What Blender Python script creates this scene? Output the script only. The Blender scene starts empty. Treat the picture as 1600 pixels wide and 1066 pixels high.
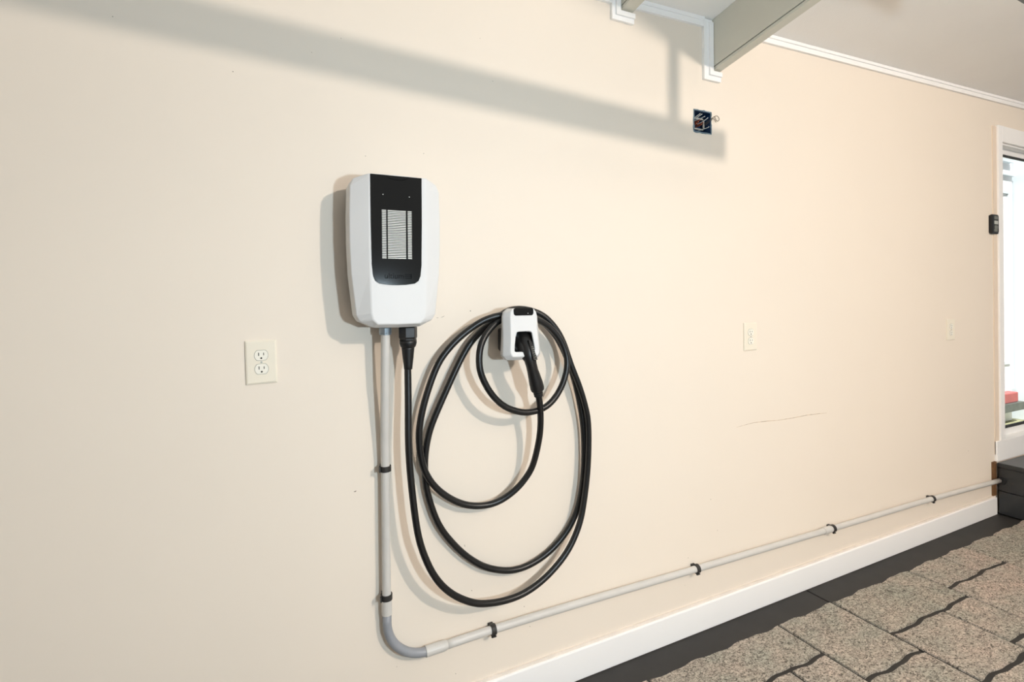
import bpy, bmesh, math, random
from mathutils import Vector, Matrix
random.seed(7)
S = bpy.context.scene
COL = S.collection

# ------------------------------------------------------------------ camera
# the painted wall is the plane y = 0, x runs along it to the right, z is up
TH = math.atan(400 / 825.0); RL = 0.009
fw = Vector((math.sin(TH), math.cos(TH), 0)); rt = Vector((math.cos(TH), -math.sin(TH), 0)); up = Vector((0, 0, 1))
rc = rt * math.cos(RL) - up * math.sin(RL); uc = rt * math.sin(RL) + up * math.cos(RL)
cam = bpy.data.cameras.new('camera'); co = bpy.data.objects.new('camera', cam); COL.objects.link(co)
cam.sensor_width = 36; cam.lens = 825 / 1600 * 36; cam.shift_y = (465 - 533) / 1600; cam.clip_start = 0.02
M = Matrix((rc, uc, -fw)).transposed().to_4x4(); M.translation = (0, -1.65, 1.403)
co.matrix_world = M
S.camera = co

# ------------------------------------------------------------------ sky, sun, lamps, exposure
w = bpy.data.worlds.new('sky'); S.world = w; w.use_nodes = True
bg = w.node_tree.nodes['Background']; bg.inputs[0].default_value = (0.97, 0.98, 0.97, 1); bg.inputs[1].default_value = 0.36
def lamp(name, kind, loc, power, color, size):
    l = bpy.data.lights.new(name, kind); l.energy = power; l.color = color
    if kind == 'SUN': l.angle = size
    else: l.shadow_soft_size = size
    o = bpy.data.objects.new(name, l); COL.objects.link(o); o.location = loc
    return o
sun = lamp('sun', 'SUN', (0, -8, 12), 8.0, (1, 0.97, 0.92), 0.01)
sun.rotation_euler = (math.radians(32), 0, math.radians(-35))                   # high sun over the open side, reaches the yard behind the wall
lamp('ceiling_lamp_light', 'POINT', (2.25, -3.80, 2.86), 292, (1.0, 0.87, 0.75), 0.075)
lamp('work_lamp_light', 'POINT', (0.75, -2.25, 1.38), 84, (0.71, 0.885, 1.0), 0.05)
S.view_settings.view_transform = 'Standard'; S.view_settings.look = 'None'
S.view_settings.exposure = 0.08; S.view_settings.gamma = 1.0; S.view_settings.use_curve_mapping = False

# ------------------------------------------------------------------ materials
def srgb(c): return tuple(((v / 255) / 12.92 if v / 255 <= 0.04045 else ((v / 255 + 0.055) / 1.055) ** 2.4) for v in c) + (1,)
def mat(name, rgb, rough=0.5, metal=0.0, var=0.04, scale=6.0, bump=0.0, bscale=120.0, coat=0.0, obj_random=False, spec=0.5):
    m = bpy.data.materials.new(name); m.use_nodes = True
    n = m.node_tree.nodes; l = m.node_tree.links; p = n['Principled BSDF']
    p.inputs['Roughness'].default_value = rough; p.inputs['Metallic'].default_value = metal
    p.inputs['Coat Weight'].default_value = coat; p.inputs['Specular IOR Level'].default_value = spec
    tc = n.new('ShaderNodeTexCoord'); nz = n.new('ShaderNodeTexNoise'); nz.inputs['Scale'].default_value = scale; nz.inputs['Detail'].default_value = 4
    l.new(tc.outputs['Object'], nz.inputs['Vector'])
    r = n.new('ShaderNodeValToRGB'); c = srgb(rgb)
    r.color_ramp.elements[0].position = 0.3; r.color_ramp.elements[1].position = 0.7
    r.color_ramp.elements[0].color = tuple(max(0, v * (1 - var)) for v in c[:3]) + (1,)
    r.color_ramp.elements[1].color = tuple(min(1, v * (1 + var)) for v in c[:3]) + (1,)
    l.new(nz.outputs['Fac'], r.inputs['Fac']); l.new(r.outputs['Color'], p.inputs['Base Color'])
    if bump:
        b = n.new('ShaderNodeBump'); b.inputs['Strength'].default_value = bump; b.inputs['Distance'].default_value = 0.002
        nb = n.new('ShaderNodeTexNoise'); nb.inputs['Scale'].default_value = bscale; nb.inputs['Detail'].default_value = 3
        l.new(tc.outputs['Object'], nb.inputs['Vector']); l.new(nb.outputs['Fac'], b.inputs['Height']); l.new(b.outputs['Normal'], p.inputs['Normal'])
    return m
PAINT = mat('cream_paint', (236, 225, 211), 0.62, var=0.012, scale=1.5, bump=0.06, bscale=60)
CEIL = mat('ceiling_paint', (243, 240, 236), 0.6, var=0.015, scale=2, bump=0.35, bscale=160)
BEAMP = mat('beam_paint', (212, 208, 194), 0.55, var=0.03, scale=5)
WHITE = mat('white_trim_paint', (250, 249, 248), 0.35, var=0.01)
CAULK = mat('caulk', (232, 221, 210), 0.6, var=0.05, scale=20)
RUBBER = mat('dark_rubber', (42, 40, 38), 0.6, var=0.14, scale=9, bump=0.15, bscale=300)
SEAM = mat('seam_black', (14, 13, 12), 0.9)
PLATE = mat('ivory_plastic', (238, 230, 213), 0.3, var=0.01)
FACE = mat('outlet_face', (242, 238, 226), 0.3, var=0.01)
SLOT = mat('slot_black', (26, 22, 18), 0.7)
SHELL = mat('white_shell', (223, 223, 223), 0.5, var=0.008, spec=0.3)
GLOSS = mat('gloss_black', (14, 14, 13), 0.08, var=0.05)
LOGO = mat('logo_black', (5, 5, 5), 0.4, spec=0.05)
PRINT = mat('white_print', (214, 215, 210), 0.5)
BLACKP = mat('black_plastic', (20, 20, 21), 0.45, var=0.1, scale=30)
CORDM = mat('cable_rubber', (17, 17, 18), 0.36, var=0.12, scale=25)
HANDLE = mat('handle_rubber', (26, 25, 25), 0.4, var=0.1)
PVC = mat('grey_pvc', (206, 203, 198), 0.4, var=0.03, scale=14)
ELBOW = mat('elbow_grey', (144, 147, 153), 0.4, var=0.04, scale=14)
ZINC = mat('zinc', (150, 160, 168), 0.32, metal=0.7, var=0.08)
CLIP = mat('clip_black', (44, 42, 40), 0.55, var=0.15, scale=60)
STEPM = mat('charcoal_board', (44, 45, 46), 0.3, var=0.1, scale=8, bump=0.12, bscale=90)
BROWN = mat('raw_wood', (104, 72, 42), 0.8, var=0.2, scale=30)
BLUE = mat('blue_box_plastic', (22, 50, 82), 0.45, var=0.3, scale=40)
TORN = mat('torn_edge', (104, 124, 134), 0.8, var=0.35, scale=90)
METAL = mat('box_metal', (176, 178, 172), 0.4, metal=0.4, var=0.1)
COPPER = mat('copper', (188, 110, 84), 0.4, metal=0.6, var=0.2, scale=60)
WIREW = mat('white_wire', (206, 210, 206), 0.5)
WIREG = mat('grey_wire', (96, 88, 78), 0.5)
SCUFF = mat('scuff', (112, 98, 82), 0.8, var=0.2)
CRACK = mat('crack', (208, 190, 168), 0.8, var=0.3, scale=40)
BEIGE = mat('beige_strip', (231, 215, 197), 0.5, var=0.02)
SCREEN = mat('pale_screen', (196, 198, 190), 0.3)
BTN = mat('grey_button', (118, 120, 112), 0.4, var=0.1)
STEEL = mat('galvanised', (120, 122, 122), 0.4, metal=0.6, var=0.1)
OUTW = mat('outside_white', (246, 248, 250), 0.6, var=0.01)
OUTB = mat('outside_bluewhite', (222, 230, 236), 0.6, var=0.01)
REDB = mat('red_box', (176, 92, 90), 0.6, var=0.1)
GREYG = mat('grey_green_slab', (92, 97, 92), 0.7, var=0.15, scale=12)
LAWN = mat('mossy_ground', (150, 148, 116), 0.9, var=0.3, scale=14)
DKLINE = mat('gasket', (40, 42, 44), 0.6)

def stone_mat():
    m = bpy.data.materials.new('faux_slate'); m.use_nodes = True
    n = m.node_tree.nodes; l = m.node_tree.links; p = n['Principled BSDF']; p.inputs['Roughness'].default_value = 0.62
    g = n.new('ShaderNodeNewGeometry'); oi = n.new('ShaderNodeObjectInfo')
    mp = n.new('ShaderNodeMapping'); mp.inputs['Scale'].default_value = (1, 1.5, 1); l.new(g.outputs['Position'], mp.inputs['Vector'])
    n1 = n.new('ShaderNodeTexNoise'); n1.inputs['Scale'].default_value = 72; n1.inputs['Detail'].default_value = 6; n1.inputs['Roughness'].default_value = 0.7; n1.inputs['Distortion'].default_value = 1.4
    n2 = n.new('ShaderNodeTexNoise'); n2.inputs['Scale'].default_value = 7; n2.inputs['Detail'].default_value = 4
    for k in (n1, n2): l.new(mp.outputs['Vector'], k.inputs['Vector'])
    a = n.new('ShaderNodeValToRGB'); e = a.color_ramp.elements
    e[0].position = 0.40; e[0].color = srgb((80, 74, 70)); e[1].position = 0.62; e[1].color = srgb((212, 204, 199))
    x = e.new(0.48); x.color = srgb((160, 153, 148))
    l.new(n1.outputs['Fac'], a.inputs['Fac'])
    b = n.new('ShaderNodeValToRGB'); e = b.color_ramp.elements
    e[0].position = 0.35; e[0].color = (0.84, 0.87, 0.82, 1); e[1].position = 0.68; e[1].color = (1.06, 0.98, 0.92, 1)
    l.new(n2.outputs['Fac'], b.inputs['Fac'])
    mx = n.new('ShaderNodeMixRGB'); mx.blend_type = 'MULTIPLY'; mx.inputs[0].default_value = 1
    l.new(a.outputs[0], mx.inputs[1]); l.new(b.outputs[0], mx.inputs[2])
    c = n.new('ShaderNodeValToRGB'); e = c.color_ramp.elements
    e[0].color = (0.86, 0.9, 0.84, 1); e[1].color = (1.06, 1.0, 0.95, 1); l.new(oi.outputs['Random'], c.inputs['Fac'])
    m2 = n.new('ShaderNodeMixRGB'); m2.blend_type = 'MULTIPLY'; m2.inputs[0].default_value = 1
    l.new(mx.outputs[0], m2.inputs[1]); l.new(c.outputs[0], m2.inputs[2]); l.new(m2.outputs[0], p.inputs['Base Color'])
    bp = n.new('ShaderNodeBump'); bp.inputs['Strength'].default_value = 0.9; bp.inputs['Distance'].default_value = 0.004
    l.new(n1.outputs['Fac'], bp.inputs['Height']); l.new(bp.outputs['Normal'], p.inputs['Normal'])
    return m
STONE = stone_mat()
def glass_mat():
    m = bpy.data.materials.new('pane_glass'); m.use_nodes = True
    n = m.node_tree.nodes; l = m.node_tree.links
    n.remove(n['Principled BSDF']); t = n.new('ShaderNodeBsdfTransparent'); t.inputs[0].default_value = (0.96, 0.98, 0.98, 1)
    g = n.new('ShaderNodeBsdfGlossy'); g.inputs['Roughness'].default_value = 0.02
    f = n.new('ShaderNodeValue'); f.outputs[0].default_value = 0.07; x = n.new('ShaderNodeMixShader')
    l.new(f.outputs[0], x.inputs[0]); l.new(t.outputs[0], x.inputs[1]); l.new(g.outputs[0], x.inputs[2])
    l.new(x.outputs[0], n['Material Output'].inputs['Surface'])
    return m
GLASS = glass_mat()

# ------------------------------------------------------------------ helpers
def link(name, me, m, parent=None, smooth=False, bevel=0.0, seg=2):
    o = bpy.data.objects.new(name, me); COL.objects.link(o)
    if m and not me.materials: me.materials.append(m)
    if parent: o.parent = parent
    if smooth:
        for p in me.polygons: p.use_smooth = True
    if bevel:
        b = o.modifiers.new('bevel', 'BEVEL'); b.width = bevel; b.segments = seg; b.limit_method = 'ANGLE'; b.angle_limit = math.radians(28)
    return o
def tag(o, label=None, cat=None, group=None, kind=None):
    if label: o['label'] = label
    if cat: o['category'] = cat
    if group: o['group'] = group
    if kind: o['kind'] = kind
    return o
def empty(name, loc=(0, 0, 0)):
    o = bpy.data.objects.new(name, None); COL.objects.link(o); o.location = loc; o.empty_display_size = 0.05
    return o
def mesh(name, v, f):
    me = bpy.data.meshes.new(name); me.from_pydata([tuple(p) for p in v], [], f); me.update()
    b = bmesh.new(); b.from_mesh(me); bmesh.ops.recalc_face_normals(b, faces=b.faces); b.to_mesh(me); b.free()
    return me
def hexa(name, lo, hi):          # two quads of four points, bottom and top (or back and front)
    return mesh(name, list(lo) + list(hi), [(0, 3, 2, 1), (4, 5, 6, 7), (0, 1, 5, 4), (1, 2, 6, 5), (2, 3, 7, 6), (3, 0, 4, 7)])
def box(x0, x1, y0, y1, z0, z1, name='box'):
    return hexa(name, [(x0, y0, z0), (x1, y0, z0), (x1, y1, z0), (x0, y1, z0)], [(x0, y0, z1), (x1, y0, z1), (x1, y1, z1), (x0, y1, z1)])
def joined(name, meshes):
    b = bmesh.new()
    for me in meshes: b.from_mesh(me)
    o = bpy.data.meshes.new(name); b.to_mesh(o); b.free()
    return o
def loft(name, rings, cap0=True, cap1=True):
    n = len(rings[0]); v = [p for r in rings for p in r]; f = []
    for i in range(len(rings) - 1):
        for k in range(n):
            a = i * n + k; b2 = i * n + (k + 1) % n
            f.append((a, b2, b2 + n, a + n))
    if cap0: f.append(tuple(range(n - 1, -1, -1)))
    if cap1: f.append(tuple((len(rings) - 1) * n + k for k in range(n)))
    return mesh(name, v, f)
def catmull(pts, sub=6):
    P = [Vector(p) for p in pts]; P = [P[0] * 2 - P[1]] + P + [P[-1] * 2 - P[-2]]; out = []
    for i in range(1, len(P) - 2):
        a, b, c, d = P[i - 1:i + 3]
        for k in range(sub):
            t = k / sub
            out.append(0.5 * ((2 * b) + (c - a) * t + (2 * a - 5 * b + 4 * c - d) * t * t + (3 * b - a - 3 * c + d) * t ** 3))
    out.append(P[-2]); return out
def tube(name, pts, rad, n=16, flat=1.0):
    pts = [Vector(p) for p in pts]; rings = []; nrm = None
    for i, p in enumerate(pts):
        t = (pts[min(i + 1, len(pts) - 1)] - pts[max(i - 1, 0)]).normalized()
        if nrm is None:
            nrm = t.cross(Vector((0, 1, 0)));
            if nrm.length < 1e-3: nrm = t.cross(Vector((0, 0, 1)))
        nrm = (nrm - t * nrm.dot(t)).normalized(); bn = t.cross(nrm)
        r = rad[i] if isinstance(rad, (list, tuple)) else rad
        rings.append([p + (nrm * math.cos(2 * math.pi * k / n) + bn * flat * math.sin(2 * math.pi * k / n)) * r for k in range(n)])
    return loft(name, rings)
def lathe(name, prof, o, axis='z', n=24):   # prof: list of (radius, distance along the axis)
    rings = []
    for r, h in prof:
        ring = []
        for k in range(n):
            c, s_ = r * math.cos(2 * math.pi * k / n), r * math.sin(2 * math.pi * k / n)
            if axis == 'z': ring.append((o[0] + c, o[1] + s_, o[2] + h))
            elif axis == 'x': ring.append((o[0] + h, o[1] + c, o[2] + s_))
            else: ring.append((o[0] + c, o[1] + h, o[2] + s_))
        rings.append(ring)
    return loft(name, rings)
def poly(name, pts, y0, y1):      # an outline in x, z given thickness from y0 to y1
    return loft(name, [[(x, y0, z) for x, z in pts], [(x, y1, z) for x, z in pts]])
def rrect(cx, cz, hx, hz, r, n=5):
    out = []
    for sx, sz, a0 in ((1, 1, 0), (-1, 1, 90), (-1, -1, 180), (1, -1, 270)):
        for k in range(n + 1):
            a = math.radians(a0 + 90 * k / n); out.append((cx + sx * (hx - r) + r * math.cos(a), cz + sz * (hz - r) + r * math.sin(a)))
    return out
def floor_z(x): return 0.0104 * (x - 1)
def ceil_z(x, y=0.0): return 2.572 + 0.025 * (x - 1.8) - 0.173 * y

# ------------------------------------------------------------------ the wall, with the door opening and the torn hole
XL, XR, YF = -3.7, 7.0, -6.2
D0, D1, DZ0, DZ1 = 4.225, 5.125, 0.47, 2.352
JX0, JX1, JZ0, JZ1 = 1.650, 1.749, 2.090, 2.183
def wall_mesh():
    xs = [XL, JX0, JX1, D0, D1, XR]; zs = [-0.12, DZ0, JZ0, JZ1, DZ1, None]
    def zz(i, x): return ceil_z(x) if zs[i] is None else zs[i]
    v = {}; V = []; Fc = []
    def vid(i, j, b):
        if (i, j, b) not in v: v[(i, j, b)] = len(V); V.append((xs[i], 0.13 if b else 0.0, zz(j, xs[i])))
        return v[(i, j, b)]
    def solid(i, j):
        if not (0 <= i < 5 and 0 <= j < 5): return False
        if i == 1 and j == 2: return False
        if i == 3 and j in (1, 2, 3): return False
        return True
    for i in range(5):
        for j in range(5):
            if not solid(i, j): continue
            for b in (0, 1): Fc.append((vid(i, j, b), vid(i + 1, j, b), vid(i + 1, j + 1, b), vid(i, j + 1, b)))
            for di, dj, a, c in ((-1, 0, (i, j), (i, j + 1)), (1, 0, (i + 1, j), (i + 1, j + 1)), (0, -1, (i, j), (i + 1, j)), (0, 1, (i, j + 1), (i + 1, j + 1))):
                if not solid(i + di, j + dj): Fc.append((vid(*a, 0), vid(*c, 0), vid(*c, 1), vid(*a, 1)))
    return mesh('wall', V, Fc)
wall = tag(link('wall_rear', wall_mesh(), PAINT), 'cream painted wall carrying the car charger', kind='structure')
wall['category'] = 'wall'

# nail holes, scuffs and one hairline crack on the paint
SPOTS = [(0.2659,0.8194,9,3),(0.4654,1.3607,3,3),(0.6449,1.3593,4,4),(0.5486,1.3423,16,1.2),(0.5300,1.3390,9,1),(0.6169,0.5796,1.6,9),(0.6405,0.4249,2,5),(0.8365,0.3198,3,3),(0.8585,0.2441,2,4),(0.5815,0.1657,2,4),(-0.0523,2.0354,3,3),(-0.3225,2.1273,2,3),(0.2367,2.1871,2,2),(0.1531,2.1285,2,2),(0.3053,1.8404,2.4,2.4),(0.4890,1.8686,5,1.5),(0.7345,2.1431,2.4,2.4),(0.6885,2.2803,2,2),(1.7280,0.5394,2,5),(1.7650,0.4003,1.4,6),(1.5974,0.3203,2,5),(1.6884,1.9693,2.2,2.2),(3.8155,0.4624,4,4),(1.5786,0.2112,2,2),(0.3875,0.2497,2,2)]
blob = mesh('scuff', [(0.5 * math.cos(a * 0.9) * (0.8 + 0.4 * (a % 2)), -0.0004, 0.5 * math.sin(a * 0.9) * (0.8 + 0.4 * (a % 2))) for a in range(7)], [tuple(range(7))])
blob.materials.append(SCUFF)
for x, z, wx, wz in SPOTS:
    o = link('scuff_mark', blob, SCUFF, wall); o.location = (x, 0, z); o.scale = (wx * 0.001, 1, wz * 0.001); o.rotation_euler.y = random.uniform(-0.5, 0.5)
cr = [(1.8812,.8269),(1.9526,.8329),(1.9931,.8354),(2.0843,.8325),(2.1483,.8284),(2.2583,.8283),(2.3495,.8307),(2.4437,.8285),(2.5016,.8256)]
cv = []; 
for i, (x, z) in enumerate(cr):
    h = 0.0014 * (0.3 if i in (0, len(cr) - 1) else random.uniform(0.7, 1.5)); cv += [(x, -0.0005, z - h), (x, -0.0005, z + h)]
link('hairline_crack', mesh('crack', cv, [(2 * i, 2 * i + 2, 2 * i + 3, 2 * i + 1) for i in range(len(cr) - 1)]), CRACK, wall)

wl = [(XL, YF, -0.08), (XL, -0.001, -0.08), (XL, -0.001, ceil_z(XL) - 0.001), (XL, YF, ceil_z(XL, YF) - 0.001)]  # unseen end wall, added to keep sky light off the left side
tag(link('wall_left_blocker', hexa('wall_left_blocker', [(x - 0.12, y, z) for x, y, z in wl], wl), PAINT), 'plain cream end wall added outside the left edge of the view to cut sky light', kind='structure')

# ------------------------------------------------------------------ ceiling with its two beams and white trims
def slab(x0, x1, y0, y1, t):
    q = [(x0, y0), (x1, y0), (x1, y1), (x0, y1)]
    return hexa('slab', [(x, y, ceil_z(x, y)) for x, y in q], [(x, y, ceil_z(x, y) + t) for x, y in q])
ceiling = tag(link('ceiling', slab(XL, XR, YF, 0.35, 0.1), CEIL), 'pale grey sloping ceiling above the charger wall', kind='structure')
def beam(x0, x1, zb):
    def sec(xa, xb, za, zt, y0=-0.0005, y1=YF):
        # za is an offset of the bottom face at the wall; zt None follows the ceiling
        lo = [(xa, y0, za - 0.173 * y0), (xb, y0, za - 0.173 * y0), (xb, y1, za - 0.173 * y1), (xa, y1, za - 0.173 * y1)]
        tp = [((x, y, ceil_z(x, y) - 0.0005) if zt is None else (x, y, zt - 0.173 * y)) for x, y, z in lo]
        return hexa('beam', lo, tp)
    r = link('ceiling_beam', sec(x0, x1, zb + 0.016, None), BEAMP, ceiling)
    link('bottom_board', sec(x0 + 0.0015, x1 - 0.0005, zb, zb + 0.0115), BEAMP, r)
    link('joint_gap', sec(x0 + 0.006, x1 - 0.004, zb + 0.0115, zb + 0.016), SEAM, r)
    return r
beam(1.750, 1.792, 2.356)
beam(1.268, 1.325, 2.502)
def crown(n, xa, xb):
    for k, (h0, h1, d) in enumerate(((0.0, 0.012, 0.018), (0.012, 0.034, 0.012))):
        lo = [(x, y, ceil_z(x, 0) - h1) for x, y in ((xa, 0), (xb, 0), (xb, -d), (xa, -d))]
        hi = [(x, y, ceil_z(x, y if k == 0 else 0) - (h0 if k else 0.0005)) for x, y, z in lo]
        o = link('trim_%d' % n if k == 0 else 'cove_step', hexa('crown', lo, hi), WHITE, None if k == 0 else par)
        if k == 0: par = tag(o, {1: 'white crown strip at the ceiling right of the deep beam', 2: 'white crown strip between the two ceiling beams', 3: 'white crown strip left of the shallow beam'}[n], kind='structure')
crown(1, 1.794, XR); crown(2, 1.332, 1.700); crown(3, XL, 1.228)
def wrap(n, xa, xv, xb, z0, z1, lab):
    t = ceil_z(xa) - 0.001
    t = tag(link('trim_%d' % n, joined('wrap', [box(xa, xv, -0.012, 0, z0, ceil_z(xa) - 0.001), box(xv, xb, -0.012, 0, z0, z1)]), WHITE), lab, kind='structure')
    link('inner_step', joined('wrap2', [box(xv - 0.022, xv - 0.001, -0.020, -0.012, z1 - 0.02, ceil_z(xa) - 0.012), box(xv - 0.001, xb, -0.020, -0.012, z1 - 0.02, z1 - 0.002)]), WHITE, t)
wrap(4, 1.701, 1.7485, 1.797, 2.315, 2.355, 'white trim wrapping the deep beam end on the wall')
wrap(5, 1.229, 1.2665, 1.334, 2.463, 2.501, 'white trim wrapping the shallow beam end on the wall')

# ------------------------------------------------------------------ floor: dark rubber base with faux slate stones
def floor_slab(x0, x1, y0, y1, t0, t1):
    q = [(x0, y0), (x1, y0), (x1, y1), (x0, y1)]
    return hexa('slab', [(x, y, floor_z(x) + t0) for x, y in q], [(x, y, floor_z(x) + t1) for x, y in q])
floor = tag(link('floor', floor_slab(XL, XR, YF, 0.13, -0.08, 0), RUBBER), 'dark rubber paving floor with raised stone patterned blocks', kind='structure')
link('panel_seam', floor_slab(2.3125, 2.3205, -3.0, -0.017, -0.002, 0.0012), SEAM, floor)
def wave(x, ph): return 0.0048 * math.sin(x * 24 + ph) + 0.0026 * math.sin(x * 55 + ph * 2.3)
def stone(x0, x1, y0, y1, p0, p1):
    # y0 is the edge near the wall; both edges along the wall are wavy, the sides are straight
    g = 0.0062; x0 += g; x1 -= g; n = max(4, int((x1 - x0) / 0.022))
    xs = [x0 + (x1 - x0) * k / n for k in range(n + 1)]
    a = [(x, y0 - 0.0095 + wave(x, p0)) for x in xs]; b = [(x, y1 + 0.0095 + wave(x, p1)) for x in xs]
    ins = 0.0014; V = []; Fc = []; m = n + 1
    for lst, dy in ((a, -1), (b, 1)):
        for (x, y) in lst: V.append((x, y, floor_z(x)))
    for lst, dy in ((a, -1), (b, 1)):
        for k, (x, y) in enumerate(lst):
            xx = min(max(x, x0 + ins), x1 - ins); V.append((xx, y + dy * ins, floor_z(xx) + 0.0065))
    for k in range(n):
        Fc += [(2 * m + k, 2 * m + k + 1, 3 * m + k + 1, 3 * m + k), (k, k + 1, 2 * m + k + 1, 2 * m + k), (m + k, m + k + 1, 3 * m + k + 1, 3 * m + k)]
    Fc += [(0, m, 3 * m, 2 * m), (n, m + n, 3 * m + n, 2 * m + n)]
    link('paving_stone', mesh('stone', V, Fc), STONE, floor)
# columns of stones: left side, right side, the cuts away from the wall
COLS = [(0.30,0.66,[-.128,-.40,-.72,-.98,-1.30]),(0.66,0.94,[-.128,-.34,-.66,-1.02,-1.30]),(0.94,1.272,[-.128,-.40,-.62,-.98,-1.30]),
 (1.272,1.965,[-.128,-.334]),(1.272,1.765,[-.334,-.66]),(1.765,1.965,[-.334,-.66]),(1.272,1.60,[-.66,-.98,-1.30]),(1.60,1.965,[-.66,-1.04,-1.30]),
 (1.965,2.316,[-.128,-.494,-.80,-1.06,-1.40]),(2.318,2.907,[-.128,-.388]),(2.318,2.676,[-.388,-.686,-1.0,-1.40]),(2.676,2.907,[-.388,-.631,-.98,-1.40]),
 (2.907,3.200,[-.128,-.312]),(3.200,3.433,[-.128,-.312]),(2.907,3.433,[-.312,-.60]),(2.907,3.16,[-.60,-.92,-1.4]),(3.16,3.433,[-.60,-1.0,-1.4]),
 (3.433,3.735,[-.128,-.44,-.70,-1.06,-1.4]),(3.735,4.025,[-.128,-.36,-.68,-.96,-1.4]),(4.025,4.34,[-.128,-.42,-.74,-1.4])]
ph = {}
for x0, x1, cuts in COLS:
    for k in range(len(cuts) - 1):
        pa = ph.setdefault(cuts[k], random.uniform(0, 6)); pb = ph.setdefault(cuts[k + 1], random.uniform(0, 6))
        stone(x0, x1, cuts[k], cuts[k + 1], pa, pb)
# the same paving goes on behind the camera
x = 0.30
while x < 5.2:
    wd = random.uniform(0.27, 0.42); y = -1.40 if x > 1.9 else -1.30
    while y > -3.2:
        d = random.uniform(0.28, 0.45); stone(x, x + wd, y, y - d, ph.setdefault(round(y, 3), random.uniform(0, 6)), ph.setdefault(round(y - d, 3), random.uniform(0, 6))); y -= d
    x += wd

# ------------------------------------------------------------------ baseboard
def strip(x0, x1, y0, y1, h0, h1):
    q = [(x0, y0), (x1, y0), (x1, y1), (x0, y1)]
    return hexa('strip', [(x, y, floor_z(x) + h0) for x, y in q], [(x, y, floor_z(x) + h1) for x, y in q])
def base_strip(x0, x1, d, h0l, h0r, h1l, h1r):
    z = lambda x, l, r: l + (r - l) * (x - 0.7) / 3.4
    lo = [(x, y, z(x, h0l, h0r)) for x, y in ((x0, 0), (x1, 0), (x1, -d), (x0, -d))]
    hi = [(x, y, z(x, h1l, h1r)) for x, y, _ in lo]
    return hexa('strip', lo, hi)
bb = tag(link('baseboard_rear', base_strip(XL, 4.118, 0.016, -.0021, .0333, 0.1085, 0.139), WHITE, bevel=0.003), 'white painted baseboard below the grey conduit', kind='structure')
link('caulk_bead', base_strip(XL, 4.118, 0.007, 0.1085, 0.139, 0.120, 0.1485), CAULK, bb)

# ------------------------------------------------------------------ door at the right end of the wall
door = tag(empty('door_1', (D0, 0, DZ0)), 'white framed glass door at the right end of the wall', kind='structure')
def dpart(name, me, m, parent=door, bevel=0.0):
    o = link(name, me, m, parent, bevel=bevel)
    if parent is door: o.matrix_parent_inverse = Matrix.Translation(-Vector(door.location))
    return o
dpart('side_casing', box(4.172, D0 - 0.001, -0.016, 0, 0.482, 2.453), WHITE, bevel=0.002)
dpart('side_casing', box(D1 + 0.001, D1 + 0.054, -0.016, 0, 0.482, 2.453), WHITE, bevel=0.002)
dpart('head_casing', box(D0 - 0.001, D1 + 0.001, -0.016, 0, 2.353, 2.453), WHITE, bevel=0.002)
dpart('jamb_lining', joined('jamb', [box(D0, D1, 0.0, 0.0445, DZ1 - .010, DZ1 - .0005), box(D0 + .0005, D0 + .010, 0.0, 0.0445, DZ0, DZ1 - .010), box(D1 - .010, D1 - .0005, 0.0, 0.0445, DZ0, DZ1 - .010), box(D0, D1, 0.0, 0.0445, DZ0 + .0005, DZ0 + .010)]), WHITE)
dpart('edge_strip', box(4.126, 4.1715, -0.006, 0, 0.40, 2.445), BEIGE)
dpart('sill_board', box(4.126, D1 + 0.054, -0.014, 0, 0.357, 0.4815), WHITE, bevel=0.002)
fr = dpart('door_frame', joined('frame', [box(D0 + .001, D0 + .03, .045, .085, DZ0, DZ1 - .001), box(D1 - .03, D1 - .001, .045, .085, DZ0, DZ1 - .001), box(D0 + .03, D1 - .03, .045, .085, DZ0, DZ0 + .05), box(D0 + .03, D1 - .03, .045, .085, DZ1 - .045, DZ1 - .001)]), WHITE)
dpart('gasket', joined('gasket', [box(D0 + .03, D1 - .03, .050, .060, DZ0 + .05, DZ0 + .066), box(D0 + .03, D1 - .03, .050, .060, DZ1 - .056, DZ1 - .045)]), DKLINE)
dpart('glass_pane', box(D0 + .03, D1 - .03, .062, .066, DZ0 + .05, DZ1 - .045), GLASS)

# ------------------------------------------------------------------ the porch beyond the glass
yard = tag(link('outdoor_ground', box(4.0, 14.0, 0.4, 5.0, -0.50, -0.37), LAWN), 'mossy strip of ground outside behind the glass door', 'ground')
pw = tag(empty('porch_wall', (9.2, 1.95, -0.37)), 'white outdoor wall with a panelled door seen through the glass', 'wall')
def pwp(name, me, m):
    o = link(name, me, m, pw); o.matrix_parent_inverse = Matrix.Translation(-Vector(pw.location)); return o
pwp('wall_panel', box(7.0, 9.56, 1.95, 2.05, 0.065, 4.1), OUTW)
pwp('lower_panel', box(7.0, 9.50, 1.95, 2.05, -0.37, 0.064), OUTW)
pwp('panel_moulding', joined('dp', [box(9.05, 9.44, 1.93, 1.9495, 2.78, 2.82), box(9.05, 9.44, 1.93, 1.9495, 0.42, 0.46), box(9.40, 9.44, 1.93, 1.9495, 0.46, 2.78), box(9.05, 9.09, 1.93, 1.9495, 0.46, 2.78)]), OUTB)
pwp('drip_edge', box(7.0, 9.56, 1.915, 1.9495, 3.03, 3.05), OUTB)
pwp('soffit', box(7.0, 9.48, 1.90, 1.9495, 3.21, 3.26), OUTB)
post = tag(link('porch_post', box(9.585, 9.90, 1.80, 2.05, -0.37, 4.1), OUTB, bevel=0.01), 'pale bluish white post just inside the right edge of the glass', 'post')
pwp('ledge', box(8.6, 9.46, 1.80, 1.9495, -0.19, -0.085), GREYG)
tag(link('red_block', box(8.6, 9.37, 1.83, 1.949, -0.084, 0.050), REDB, bevel=0.012), 'small red block glimpsed low through the glass door', 'block')

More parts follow.
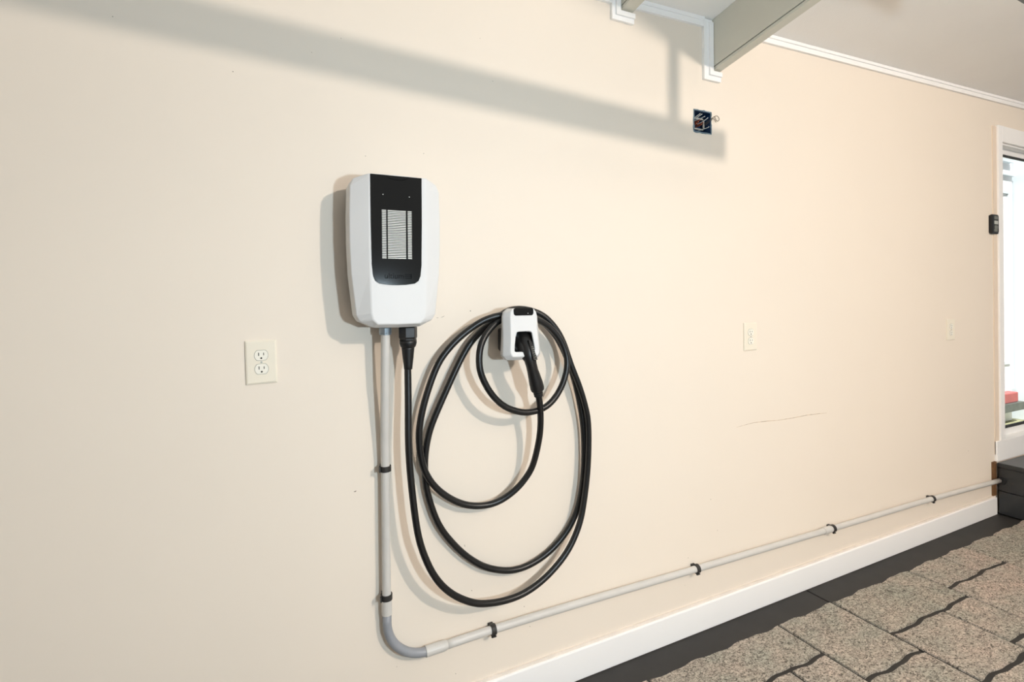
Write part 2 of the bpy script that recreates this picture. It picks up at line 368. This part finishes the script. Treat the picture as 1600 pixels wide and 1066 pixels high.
# ------------------------------------------------------------------ doorstep
step = tag(empty('door_step', (4.14, -0.05, floor_z(4.14))), 'charcoal painted timber step below the glass door', 'step')
def sp(name, me, m, bevel=0.0):
    o = link(name, me, m, step, bevel=bevel); o.matrix_parent_inverse = Matrix.Translation(-Vector(step.location)); return o
X0, X1, YS = 4.128, 5.60, -0.80
sp('tread_board', box(X0 - 0.008, X1, YS, -0.0165, 0.326, 0.354), STEPM, 0.003)
sp('end_plank', box(X0, X0 + 0.03, YS + 0.02, -0.018, 0.183, 0.3245), STEPM, 0.002)
sp('end_plank', box(X0, X0 + 0.03, YS + 0.02, -0.018, floor_z(4.2) + 0.006, 0.179), STEPM, 0.002)
sp('front_plank', box(X0, X1, YS - 0.0, YS + 0.019, 0.183, 0.3245), STEPM, 0.002)
sp('front_plank', box(X0, X1, YS - 0.0, YS + 0.019, floor_z(5.6) + 0.006, 0.179), STEPM, 0.002)
sp('core', box(X0 + 0.032, X1, YS + 0.02, -0.02, floor_z(5.6) + 0.006, 0.325), SEAM)
sp('ledger_board', box(4.086, 4.1255, -0.010, 0, 0.150, 0.358), BROWN)
sp('pipe_grommet', lathe('grommet', [(0.021, 0.0), (0.023, -0.003), (0.022, -0.010), (0.016, -0.011)], (X0, -0.034, 0.2450), 'x'), BLACKP)

# ------------------------------------------------------------------ wall charger
cx = 0.3690
charger = tag(empty('car_charger', (cx, 0, 1.32)), 'white wall mounted car charger with a glossy black front panel', 'charger')
def kid(root):
    def f(name, me, m, parent=None, smooth=False, bevel=0.0, seg=2):
        o = link(name, me, m, parent or root, smooth, bevel, seg)
        o.matrix_parent_inverse = Matrix.Translation(-Vector(root.location)) if parent is None else Matrix.Identity(4)
        return o
    return f
ck = kid(charger)
OUT = [(0.0, 1.7570), (0.078, 1.7560), (0.121, 1.7430), (0.1305, 1.722), (0.1330, 1.640), (0.1325, 1.560), (0.1285, 1.470), (0.1160, 1.356), (0.106, 1.338), (0.066, 1.3195), (0.0, 1.3190)]
FRT = [(0.0, 1.7555), (0.080, 1.7545), (0.0815, 1.7520), (0.0820, 1.722), (0.0825, 1.640), (0.0820, 1.560), (0.0810, 1.470), (0.0780, 1.362), (0.074, 1.345), (0.062, 1.3300), (0.0, 1.3290)]
def sym(half, y, sx=1.0, zc=1.54, sz=1.0):
    r = [(cx + x * sx, y, zc + (z - zc) * sz) for x, z in half]
    l_ = [(cx - x * sx, y, zc + (z - zc) * sz) for x, z in reversed(half[1:-1])]
    return r + l_
ck('front_cover', loft('cover', [sym(OUT, -0.052, 0.985, sz=0.99), sym(OUT, -0.058), sym(OUT, -0.121), sym(FRT, -0.150)]), SHELL, bevel=0.006, seg=3)
ck('rear_housing', loft('rear', [sym(OUT, -0.0005, 0.90, sz=0.94), sym(OUT, -0.053, 0.955, sz=0.972)]), BLACKP, bevel=0.004)
pn = [(cx - 0.0760, 1.7530), (cx - 0.0755, 1.62), (cx - 0.0735, 1.50), (cx - 0.070, 1.468), (cx - 0.064, 1.4535), (cx - 0.052, 1.4455), (cx - 0.025, 1.4420), (cx, 1.4412)]
pn = pn + [(2 * cx - x, z) for x, z in reversed(pn[:-1])]
panel = ck('display_panel', poly('panel', [(cx - 0.0055 + (x - cx) * 0.97, z) for x, z in pn], -0.1492, -0.1525), GLOSS, bevel=0.001)
panel.matrix_parent_inverse = Matrix.Translation(-Vector(charger.location))
bars = []
for k in range(29):
    z = 1.6525 - 0.1345 * k / 28
    for xa, xb in ((0.3210, 0.3330), (0.3372, 0.3893), (0.3945, 0.4062)): bars.append(box(xa, xb, -0.1530, -0.1524, z - 0.00135, z + 0.00135))
ck('printed_grille', joined('grille', bars), PRINT, panel)
for x, z in ((0.3247, 1.6972), (0.3998, 1.6952)): ck('indicator_light', lathe('led', [(0.0013, -0.1523), (0.0013, -0.1532)], (x, 0, z), 'y', 10), PRINT, panel)
def text(name, body, x, y, z, h, m, parent, width=None):
    c = bpy.data.curves.new(name, 'FONT'); c.body = body; c.extrude = 0.02; c.offset = 0.0
    t = bpy.data.objects.new('tmp_' + name, c); COL.objects.link(t)
    dg = bpy.context.evaluated_depsgraph_get(); me = bpy.data.meshes.new_from_object(t.evaluated_get(dg))
    bpy.data.objects.remove(t, do_unlink=True)
    xs = [v.co.x for v in me.vertices]; ys = [v.co.y for v in me.vertices]
    k = h / (max(ys) - min(ys)); kx = (width / (max(xs) - min(xs))) if width else k
    me = me.copy()
    for v in me.vertices: v.co = Vector((x + (v.co.x - min(xs)) * kx, y + v.co.z * -0.02, z + (v.co.y - min(ys)) * k))
    return ck(name, me, m, parent)
text('lettering', 'ultium', 0.3275, -0.1527, 1.4598, 0.0155, LOGO, panel, width=0.054)
ck('emblem', joined('emblem', [box(0.3850, 0.4045, -0.1532, -0.1524, z, z + 0.0024) for z in (1.4600, 1.4652, 1.4704)] + [box(0.4025, 0.4045, -0.1532, -0.1524, 1.4600, 1.4728)]), LOGO, panel)
# finger groove at the top of the panel
ck('top_groove', tube('groove', catmull([(cx - 0.034, -0.1526, 1.748), (cx - 0.018, -0.1527, 1.7425), (cx, -0.1527, 1.741), (cx + 0.014, -0.1527, 1.7425), (cx + 0.028, -0.1526, 1.748)], 5), 0.0007, 6), LOGO, panel)

# ------------------------------------------------------------------ charging cable with plug
CABLE=[(0.4112,-0.075,1.2220),(0.4110,-0.077,1.1449),(0.4100,-0.082,1.0686),(0.4075,-0.088,0.9740),(0.4120,-0.093,0.8679),(0.4278,-0.096,0.7150),(0.4474,-0.096,0.6348),(0.4842,-0.095,0.5494),(0.5410,-0.092,0.4821),(0.6096,-0.088,0.4371),(0.6563,-0.085,0.4210),(0.7196,-0.080,0.4100),(0.7905,-0.076,0.4111),(0.8586,-0.072,0.4312),(0.9173,-0.068,0.4623),(0.9733,-0.064,0.5058),(1.0121,-0.060,0.5568),(1.0396,-0.056,0.6113),(1.0583,-0.052,0.6846),(1.0712,-0.050,0.7591),(1.0775,-0.050,0.8334),(1.0776,-0.052,0.9458),(1.0632,-0.054,1.0101),(1.0365,-0.054,1.0900),(1.0062,-0.050,1.1611),(0.9783,-0.045,1.2472),(0.9450,-0.040,1.3002),(0.9018,-0.035,1.3416),(0.8466,-0.030,1.3604),(0.8056,-0.028,1.3644),(0.7618,-0.028,1.3554),(0.7179,-0.030,1.3252),(0.6758,-0.030,1.2977),(0.6341,-0.031,1.2580),(0.6069,-0.031,1.2187),(0.5768,-0.031,1.1645),(0.5307,-0.030,1.0713),(0.4922,-0.028,0.9865),(0.4788,-0.026,0.9176),(0.4765,-0.024,0.8748),(0.4790,-0.022,0.8151),(0.4925,-0.022,0.7538),(0.5169,-0.022,0.6846),(0.5500,-0.021,0.6296),(0.6025,-0.020,0.5659),(0.6495,-0.020,0.5248),(0.6898,-0.020,0.4985),(0.7482,-0.020,0.4752),(0.8030,-0.020,0.4668),(0.8589,-0.020,0.4739),(0.9170,-0.020,0.4946),(0.9700,-0.020,0.5287),(1.0128,-0.021,0.5720),(1.0467,-0.022,0.6285),(1.0644,-0.024,0.6998),(1.0703,-0.026,0.7521),(1.0735,-0.028,0.8165),(1.0710,-0.030,0.9107),(1.0589,-0.032,0.9916),(1.0398,-0.034,1.0712),(1.0136,-0.038,1.1442),(0.9780,-0.045,1.2177),(0.9377,-0.052,1.2741),(0.8887,-0.058,1.3182),(0.8307,-0.060,1.3417),(0.7765,-0.062,1.3430),(0.7218,-0.068,1.3296),(0.6828,-0.078,1.3030),(0.6549,-0.088,1.2734),(0.6393,-0.095,1.2412),(0.6344,-0.098,1.2052),(0.6376,-0.100,1.1687),(0.6526,-0.100,1.1310),(0.6800,-0.100,1.0878),(0.7204,-0.100,1.0500),(0.7664,-0.100,1.0298),(0.8023,-0.099,1.0221),(0.8443,-0.097,1.0238),(0.8855,-0.094,1.0360),(0.9234,-0.090,1.0666),(0.9531,-0.086,1.1097),(0.9703,-0.082,1.1567),(0.9712,-0.079,1.1942),(0.9592,-0.076,1.2346),(0.9368,-0.074,1.2710),(0.9009,-0.072,1.3063),(0.8600,-0.074,1.3261),(0.7972,-0.078,1.3461),(0.7364,-0.072,1.3473),(0.6763,-0.062,1.3338),(0.6287,-0.055,1.3068),(0.5806,-0.050,1.2712),(0.5422,-0.048,1.2320),(0.5107,-0.046,1.1870),(0.4758,-0.045,1.0959),(0.4580,-0.044,1.0254),(0.4527,-0.043,0.9733),(0.4575,-0.042,0.9126),(0.4740,-0.040,0.8536),(0.5075,-0.038,0.8023),(0.5522,-0.037,0.7618),(0.5981,-0.036,0.7337),(0.6449,-0.036,0.7190),(0.6944,-0.038,0.7157),(0.7400,-0.043,0.7279),(0.7844,-0.052,0.7567),(0.8139,-0.058,0.7873),(0.8380,-0.066,0.8250),(0.8512,-0.075,0.8798),(0.8584,-0.085,0.9376),(0.8562,-0.096,0.9885),(0.8487,-0.107,1.0398),(0.8409,-0.113,1.0692),(0.8353,-0.117,1.0915)]
cab = tag(empty('charging_cable', (0.413, -0.075, 1.31)), 'black charging cable coiled in loops around the white holster', 'cable')
kk = kid(cab)
path = catmull(CABLE, 5)
for _ in range(6):     # relax the trace so the rubber bends evenly
    path = [path[0]] + [path[i] * 0.5 + (path[i - 1] + path[i + 1]) * 0.25 for i in range(1, len(path) - 1)] + [path[-1]]
kk('cord', tube('cord', path, 0.0107, 14), CORDM, smooth=True)
kk('gland_nut', lathe('nut', [(0.026, 0.0065), (0.0285, 0.004), (0.0285, -0.026), (0.026, -0.030), (0.026, -0.036)], (0.413, -0.075, 1.3115), 'z', 6), BLACKP, bevel=0.0015)
kk('gland_collar', lathe('collar', [(0.0255, 0.0), (0.026, -0.010), (0.0225, -0.021), (0.019, -0.024)], (0.413, -0.075, 1.2785), 'z', 28), BLACKP, smooth=True)
kk('strain_relief', lathe('relief', [(0.0195, 0.0), (0.0190, -0.005), (0.0165, -0.030), (0.0135, -0.054), (0.0125, -0.066), (0.0108, -0.0675)], (0.4125, -0.075, 1.2555), 'z', 28), BLACKP, smooth=True)
hp = [(0.7890,-0.0765,1.2880),(0.7908,-0.090,1.2770),(0.7905,-0.112,1.2560),(0.7930,-0.1300,1.2270),(0.7965,-0.1350,1.2050),(0.8026,-0.1345,1.1830),(0.8090,-0.1315,1.1640),(0.8167,-0.1280,1.1430),(0.8240,-0.1245,1.1230),(0.8300,-0.1215,1.1060),(0.8325,-0.1200,1.0990)]
hr = [0.0215,0.0222,0.0232,0.0225,0.0200,0.0182,0.0185,0.0205,0.0226,0.0230,0.0222]
pl = kk('plug_handle', tube('handle', catmull(hp, 4), [hr[min(i // 4, len(hr) - 1)] + (hr[min(i // 4 + 1, len(hr) - 1)] - hr[min(i // 4, len(hr) - 1)]) * (i % 4) / 4 for i in range(4 * (len(hp) - 1) + 1)], 20), HANDLE, smooth=True)
# the swollen nose of the plug, left of the grip
kk('plug_nose', tube('nose', catmull([(0.777,-0.080,1.2700),(0.7775,-0.098,1.2560),(0.7800,-0.118,1.2360),(0.7850,-0.1285,1.2150),(0.790,-0.1300,1.1980)], 4), [0.013,0.0155,0.0175,0.019,0.020,0.0205,0.021,0.0208,0.0205,0.020,0.019,0.018,0.0165,0.015,0.0135,0.012,0.010], 16), HANDLE, pl, smooth=True)
kk('latch_lever', hexa('latch', [(0.7870,-0.1310,1.2640),(0.7990,-0.1250,1.2620),(0.8100,-0.1480,1.2010),(0.7930,-0.1550,1.2010)], [(0.7870,-0.1470,1.2660),(0.8000,-0.1400,1.2640),(0.8120,-0.1630,1.2020),(0.7950,-0.1695,1.2020)]), BLACKP, pl, bevel=0.003)
for k in range(7):
    a = Vector((0.7955,-0.1508,1.2440)).lerp(Vector((0.8025,-0.1660,1.2060)), k / 6)
    kk('grip_rib', box(a.x - 0.0040, a.x + 0.0050, a.y - 0.0020, a.y + 0.004, a.z - 0.0012, a.z + 0.0012), BTN, pl)
dv = (Vector((0.8409, -0.1130, 1.0692)) - Vector((0.8325, -0.1200, 1.0990))).normalized(); p0 = Vector((0.8322, -0.1202, 1.1000))
for k, (a, b, r) in enumerate(((0.0, 0.009, 0.0165), (0.011, 0.017, 0.0160), (0.019, 0.025, 0.0150))):
    kk('boot_ring', tube('ring', [p0 + dv * a, p0 + dv * (a + 0.001), p0 + dv * (b - 0.001), p0 + dv * b], [r - 0.001, r, r, r - 0.001], 20), BLACKP)
kk('boot_core', tube('core', [p0, p0 + dv * 0.027], [0.0135, 0.0125], 18), BLACKP, smooth=True)

# ------------------------------------------------------------------ holster
hx = 0.7775
hol = tag(empty('plug_holster', (hx, 0, 1.2)), 'small white wall holster holding the black charging plug', 'holster')
hk = kid(hol)
OUTH = [(0.0, 1.3680), (0.044, 1.3675), (0.0600, 1.3560), (0.0645, 1.340), (0.0655, 1.300), (0.0665, 1.270), (0.0690, 1.235), (0.0700, 1.2160), (0.0560, 1.2010), (0.030, 1.2000), (0.0, 1.2000)]
FRTH = [(0.0, 1.3660), (0.040, 1.3655), (0.0455, 1.3560), (0.0470, 1.340), (0.0475, 1.300), (0.0485, 1.270), (0.0510, 1.235), (0.0500, 1.2220), (0.0440, 1.2140), (0.026, 1.2130), (0.0, 1.2130)]
HOLE = [(0.0, 1.2930), (0.020, 1.2925), (0.0265, 1.2905), (0.0290, 1.2860), (0.0305, 1.2780), (0.0325, 1.2650), (0.0355, 1.2450), (0.0362, 1.2340), (0.0350, 1.2290), (0.024, 1.2280), (0.0, 1.2280)]
def symh(half, y, sx=1.0):
    ys = (lambda z: y(z)) if callable(y) else (lambda z: y)
    r = [(hx + x * sx, ys(z), z) for x, z in half]
    return r + [(hx - x * sx, ys(z), z) for x, z in reversed(half[1:-1])]
slant = lambda z: -0.128 - 0.014 * (1.37 - z) / 0.17      # the front leans out towards the bottom
hk('cover', loft('cover', [symh(OUTH, -0.094, 0.97), symh(OUTH, lambda z: slant(z) + 0.024, 0.985), symh(FRTH, slant), symh(HOLE, lambda z: slant(z) + 0.001), symh(HOLE, -0.070, 0.9)], True, True), SHELL, bevel=0.0028, seg=2)
hk('socket', loft('socket', [symh(HOLE, lambda z: slant(z) + 0.006, 0.985), symh(HOLE, -0.0715, 0.88), symh(HOLE, -0.0712, 0.02)], False, True), BLACKP)
# raised eyebrow above the socket
hk('wall_bracket', hexa('bracket', [(hx - 0.034, -0.0005, 1.225), (hx + 0.034, -0.0005, 1.225), (hx + 0.034, -0.0005, 1.298), (hx - 0.034, -0.0005, 1.298)], [(hx - 0.054, -0.0935, 1.212), (hx + 0.054, -0.0935, 1.212), (hx + 0.054, -0.0935, 1.298), (hx - 0.054, -0.0935, 1.298)]), BLACKP, bevel=0.006)
dsp = rrect(hx + 0.001, 1.3570, 0.0355, 0.0125, 0.008); hs = hk('status_window', poly('window', dsp, slant(1.357) + 0.002, slant(1.357) - 0.0022), GLOSS, bevel=0.0008)
hk('indicator_light', lathe('led', [(0.0013, slant(1.352) - 0.0018), (0.0013, slant(1.352) - 0.0030)], (hx + 0.0155, 0, 1.3515), 'y', 10), PRINT, hs)

# ------------------------------------------------------------------ grey conduit
con = tag(empty('electrical_conduit', (0.352, -0.025, 0.29)), 'grey plastic conduit running down from the charger and along the baseboard', 'conduit')
nk = kid(con); RP = 0.0134
vp = catmull([(0.3466,-.066,1.3125),(0.3465,-.066,1.27),(0.3466,-.0575,1.16),(0.3480,-.044,1.06),(0.3497,-.032,0.97),(0.3513,-.0265,0.886),(0.3518,-.025,0.70),(0.3521,-.025,0.4918),(0.3526,-.025,0.46)], 5)
nk('vertical_pipe', tube('vpipe', vp, RP, 20), PVC, smooth=True)
nk('box_connector', lathe('connector', [(0.0165, 0.006), (0.0185, 0.004), (0.0185, -0.010), (0.0170, -0.011), (0.0178, -0.012), (0.0178, -0.0155), (0.0140, -0.0165)], (0.3466, -0.066, 1.3110), 'z', 20), ZINC)
el = [(0.3528, -0.025, 0.440)]
cxe, cze, rr = 0.3528 + 0.125, 0.4110, 0.125
for k in range(15):
    a = math.radians(180 + 92 * k / 14); el.append((cxe + rr * math.cos(a), -0.025, cze + rr * math.sin(a)))
el.append((0.530, -0.025, 0.2870))
nk('coupling', tube('coupling', [(0.3521,-.025,0.4830),(0.3522,-.025,0.4815),(0.3527,-.025,0.4375),(0.3527,-.025,0.4365)], [RP, RP + .0026, RP + .0026, RP], 20), PVC)
nk('elbow', tube('elbow', el, RP + 0.0004, 20), ELBOW, smooth=True)
hpipe = [(0.5400,-.025,0.2872),(0.7052,-.025,0.2905),(1.0345,-.025,0.2895),(1.6178,-.025,0.2820),(2.4945,-.025,0.2725),(3.3667,-.025,0.2640),(4.1160,-.025,0.2450)]
nk('horizontal_pipe', tube('hpipe', catmull(hpipe, 6), RP, 20), PVC, smooth=True)
nk('bell_coupling', tube('bell', [(0.4730,-.025,0.2860),(0.4735,-.025,0.2860),(0.5330,-.025,0.2871),(0.5440,-.025,0.2873),(0.5445,-.025,0.2873)], [RP, RP + .0030, RP + .0030, RP + .0006, RP], 20), PVC)
nk('slip_coupling', tube('slip', [(2.4300,-.025,0.2733),(2.4305,-.025,0.2733),(2.4830,-.025,0.2727),(2.4835,-.025,0.2727)], [RP, RP + .0026, RP + .0026, RP], 20), PVC)
def clip(name, c, along, label):
    # snap clip: a foot on the wall and two arms that wrap the pipe
    o = tag(empty(name, (c[0], 0, c[2])), label, 'clip', 'conduit clips'); f = kid(o); hw = 0.0082; d = -c[1]
    def P3(u, y, t): return (c[0] + t, y, c[2] + u) if along == 'x' else (c[0] + u, y, c[2] + t)
    ri, ro = RP + 0.0006, RP + 0.0042; rings = []
    for k in range(25):
        a = math.radians(90 - 150 + 300 * k / 24 + 180)       # open towards the wall
        u, y = math.sin(a), -math.cos(a)
        a = math.radians(-150 + 300 * k / 24); u, yy = math.sin(a), math.cos(a)
        rings.append([P3(u * r, c[1] - yy * r, t) for r, t in ((ri, -hw), (ro, -hw), (ro, hw), (ri, hw))])
    f('band', loft('band', rings), CLIP)
    q = [P3(-0.011, c[1] + ri - 0.0008, -hw), P3(0.011, c[1] + ri - 0.0008, -hw), P3(0.011, c[1] + ri - 0.0008, hw), P3(-0.011, c[1] + ri - 0.0008, hw)]
    q2 = [(x, -0.0002, z) for x, y, z in q]
    f('foot', hexa('foot', q, q2), CLIP)
    lip = [P3(-ro - 0.003, c[1] - 0.006, -hw), P3(-ro + 0.0008, c[1] - 0.006, -hw), P3(-ro + 0.0008, c[1] - 0.006, hw), P3(-ro - 0.003, c[1] - 0.006, hw)]
    f('snap_lip', hexa('lip', lip, [(x, y - 0.006, z) for x, y, z in lip]), CLIP)
clip('conduit_clip', (0.3513, -0.0265, 0.884), 'z', 'black clip halfway up the vertical conduit below the charger')
clip('conduit_clip', (0.3521, -0.025, 0.4910), 'z', 'black clip on the vertical conduit just above the elbow')
clip('conduit_clip', (0.7052, -0.025, 0.2905), 'x', 'black clip on the horizontal conduit nearest the elbow')
clip('conduit_clip', (1.6190, -0.025, 0.2820), 'x', 'black clip second from the elbow along the horizontal conduit')
clip('conduit_clip', (2.4980, -0.025, 0.2725), 'x', 'black clip beside the slip coupling on the horizontal conduit')
clip('conduit_clip', (3.3680, -0.025, 0.2640), 'x', 'black clip on the horizontal conduit nearest the dark step')

# ------------------------------------------------------------------ outlets
def outlet(x, z, w_, h_, label, rot=0.0):
    o = tag(empty('wall_outlet', (0, 0, 0)), label, 'outlet', 'wall outlets'); f = kid(o)
    pts = lambda i: [(-w_ / 2 + i, -h_ / 2 + i), (w_ / 2 - i, -h_ / 2 + i), (w_ / 2 - i, h_ / 2 - i), (-w_ / 2 + i, h_ / 2 - i)]
    f('cover_plate', loft('plate', [[(a, -0.0002, b) for a, b in pts(0)], [(a, -0.0045, b) for a, b in pts(0)], [(a, -0.0065, b) for a, b in pts(0.0045)]]), PLATE, bevel=0.0006)
    for s_ in (1, -1):
        zc = s_ * 0.0192; ring = []
        for k in range(28):
            a = 2 * math.pi * k / 28; ring.append((0.0173 * math.cos(a), max(-0.0140, min(0.0140, 0.0173 * math.sin(a))) + zc))
        g = f('gap_ring', poly('gap', [(a * 1.05, (b - zc) * 1.06 + zc) for a, b in ring], -0.0060, -0.00672), SLOT if False else BTN)
        r = f('receptacle', poly('face', ring, -0.0060, -0.0078), FACE, bevel=0.0004)
        for (a, b, wa, hb) in ((-0.0064, 0.0035, 0.0022, 0.0088), (0.0064, 0.0035, 0.0020, 0.0072)):
            f('slot', box(a - wa / 2, a + wa / 2, -0.0080, -0.0074, zc + b - hb / 2, zc + b + hb / 2), SLOT, r)
        f('ground_hole', lathe('ground', [(0.0026, -0.0074), (0.0026, -0.0080)], (0, 0, zc - 0.0078), 'y', 12), SLOT, r)
    f('screw', lathe('screw', [(0.0028, -0.0060), (0.0028, -0.0074)], (0, 0, 0), 'y', 12), METAL)
    o.location = (x, 0, z); o.rotation_euler.y = rot
outlet(0.0122, 1.2276, 0.080, 0.122, 'ivory double power outlet low left of the white charger', rot=0.024 * -1)
outlet(1.9710, 1.2200, 0.080, 0.122, 'ivory double power outlet between the holster and the right door')
outlet(3.6250, 1.1940, 0.080, 0.121, 'small far ivory power outlet nearest the glass door')

# ------------------------------------------------------------------ open junction box
jb = tag(empty('junction_box', ((JX0 + JX1) / 2, 0, (JZ0 + JZ1) / 2)), 'open blue junction box in a torn wall hole with loose wires', 'junction box')
jk = kid(jb); e = 0.0015
BX0, BX1, BZ0, BZ1, BY = JX0 + e, JX1 - e, JZ0 + e, JZ1 - e, 0.052
jk('box_shell', joined('shell', [box(BX0, BX0 + .003, 0, BY, BZ0, BZ1), box(BX1 - .003, BX1, 0, BY, BZ0, BZ1), box(BX0 + .003, BX1 - .003, 0, BY, BZ0, BZ0 + .003), box(BX0 + .003, BX1 - .003, 0, BY, BZ1 - .003, BZ1), box(BX0, BX1, BY, BY + .003, BZ0, BZ1)]), BLUE)
def jag(n, amp):
    cxx, czz = (JX0 + JX1) / 2, (JZ0 + JZ1) / 2; o_, i_ = [], []
    for k in range(n):
        a = 2 * math.pi * k / n; c, s_ = math.cos(a), math.sin(a); m_ = 1 / max(abs(c), abs(s_))
        ro = 1.0 + random.uniform(0.0, amp); ri = 0.93 + random.uniform(-amp * 0.6, amp * 0.3)
        o_.append((cxx + c * m_ * 0.0505 * ro, czz + s_ * m_ * 0.0475 * ro)); i_.append((cxx + c * m_ * 0.0505 * ri, czz + s_ * m_ * 0.0475 * ri))
    return o_, i_
oo, ii = jag(40, 0.07)
jk('torn_edge', loft('torn', [[(a, -0.0002, b) for a, b in oo], [(a, -0.0012, b) for a, b in oo], [(a, -0.0012, b) for a, b in ii], [(a, 0.006, b) for a, b in ii]], False, False), TORN)
# metal ring set at the back of the box
fx0, fx1, fz0, fz1 = JX0 + 0.018, JX1 - 0.010, JZ0 + 0.022, JZ1 - 0.020
jk('metal_ring', joined('ring', [box(fx0, fx0 + .006, .028, .034, fz0, fz1), box(fx1 - .006, fx1, .028, .034, fz0, fz1), box(fx0, fx1, .028, .034, fz0, fz0 + .006), box(fx0, fx1, .028, .034, fz1 - .006, fz1)]), METAL)
for k in range(5):
    x = fx0 + 0.018 + 0.009 * k; z = fz0 + 0.02 + 0.009 * (k % 3)
    jk('wire_nut', tube('nut', [(x, 0.050, z), (x + 0.001, 0.034, z + 0.001), (x + 0.002, 0.020, z + 0.002)], [0.005, 0.0042, 0.0028], 8), COPPER)
for k, p in enumerate(([(1.668, .045, 2.150), (1.676, .02, 2.158), (1.690, .006, 2.170), (1.700, .012, 2.176)], [(1.676, .045, 2.150), (1.686, .02, 2.158), (1.700, .004, 2.170), (1.708, .012, 2.173)], [(1.690, .045, 2.152), (1.705, .02, 2.156), (1.718, .006, 2.164), (1.728, .014, 2.166)], [(1.712, .04, 2.110), (1.724, .015, 2.114), (1.738, .002, 2.120), (1.744, .01, 2.126)], [(1.712, .04, 2.140), (1.722, .015, 2.148), (1.732, .002, 2.158), (1.738, .010, 2.160)])):
    jk('white_wire', tube('wire', catmull(p, 5), 0.0013, 7), WIREW)
jk('looped_wire', tube('loop', catmull([(1.736, .03, 2.140), (1.744, .002, 2.150), (1.752, -.010, 2.160), (1.766, -.014, 2.167), (1.778, -.012, 2.165), (1.786, -.010, 2.156), (1.780, -.008, 2.148), (1.768, -.008, 2.152), (1.758, -.012, 2.162)], 6), 0.0013, 7), WIREG)
jk('looped_wire', tube('loop', catmull([(1.738, .03, 2.132), (1.746, .000, 2.146), (1.753, -.008, 2.156), (1.762, -.010, 2.147), (1.768, -.010, 2.141)], 6), 0.0011, 7), WIREG)

# ------------------------------------------------------------------ opener console beside the door
dev = tag(empty('opener_console', (4.12, 0, 1.77)), 'small black garage opener control on the wall beside the glass door', 'control')
vk = kid(dev)
vk('back_plate', poly('plate', rrect(4.100, 1.830, 0.021, 0.056, 0.008), -0.0001, -0.0062), BLACKP)
prof = [(4.080, 1.771), (4.080, 1.890), (4.162, 1.890), (4.162, 1.771)]
vk('body', loft('body', [[(a, -0.0064, b) for a, b in rrect(4.121, 1.830, 0.041, 0.060, 0.010)], [(a, -0.0150, b) for a, b in rrect(4.121, 1.830, 0.041, 0.060, 0.010)], [(a, -0.0180, b) for a, b in rrect(4.123, 1.832, 0.036, 0.054, 0.010)]]), BLACKP)
vk('pale_display', poly('disp', rrect(4.127, 1.8405, 0.022, 0.011, 0.002), -0.0178, -0.0190), SCREEN)
vk('top_button', poly('tb', rrect(4.127, 1.870, 0.024, 0.010, 0.004), -0.0178, -0.0190), BTN)
vk('round_button', poly('rb', rrect(4.127, 1.812, 0.022, 0.011, 0.009), -0.0178, -0.0190), BTN)
vk('lower_button', poly('lb', rrect(4.122, 1.792, 0.020, 0.008, 0.003), -0.0178, -0.0190), BTN)

# ------------------------------------------------------------------ overhead garage door track, its shadow falls across the wall
trk = tag(empty('garage_door_track', (1.94, -0.945, 2.24)), 'steel overhead garage door track whose end shows in the top right corner', 'track')
tk = kid(trk)
def tz(x): return 2.247 - 0.0523 * (x - 1.94)
def rail(y0, y1, h0, h1, x0=-3.6, x1=1.938):
    q = [(x0, y0), (x1, y0), (x1, y1), (x0, y1)]
    return hexa('rail', [(x, y, tz(x) + h0) for x, y in q], [(x, y, tz(x) + h1) for x, y in q])
tk('rail', joined('rail', [rail(-.952, -.949, -.036, .036), rail(-.985, -.952, .033, .036), rail(-.985, -.952, -.036, -.033)]), STEEL)
tk('stiffener_angle', joined('angle', [rail(-.9485, -.946, -.010, .046), rail(-.946, -.915, .0435, .046)]), STEEL)
tk('hanger_strap', box(1.695, 1.742, -0.9455, -0.9425, 2.215, ceil_z(1.695, -0.9425) - 0.001), STEEL)
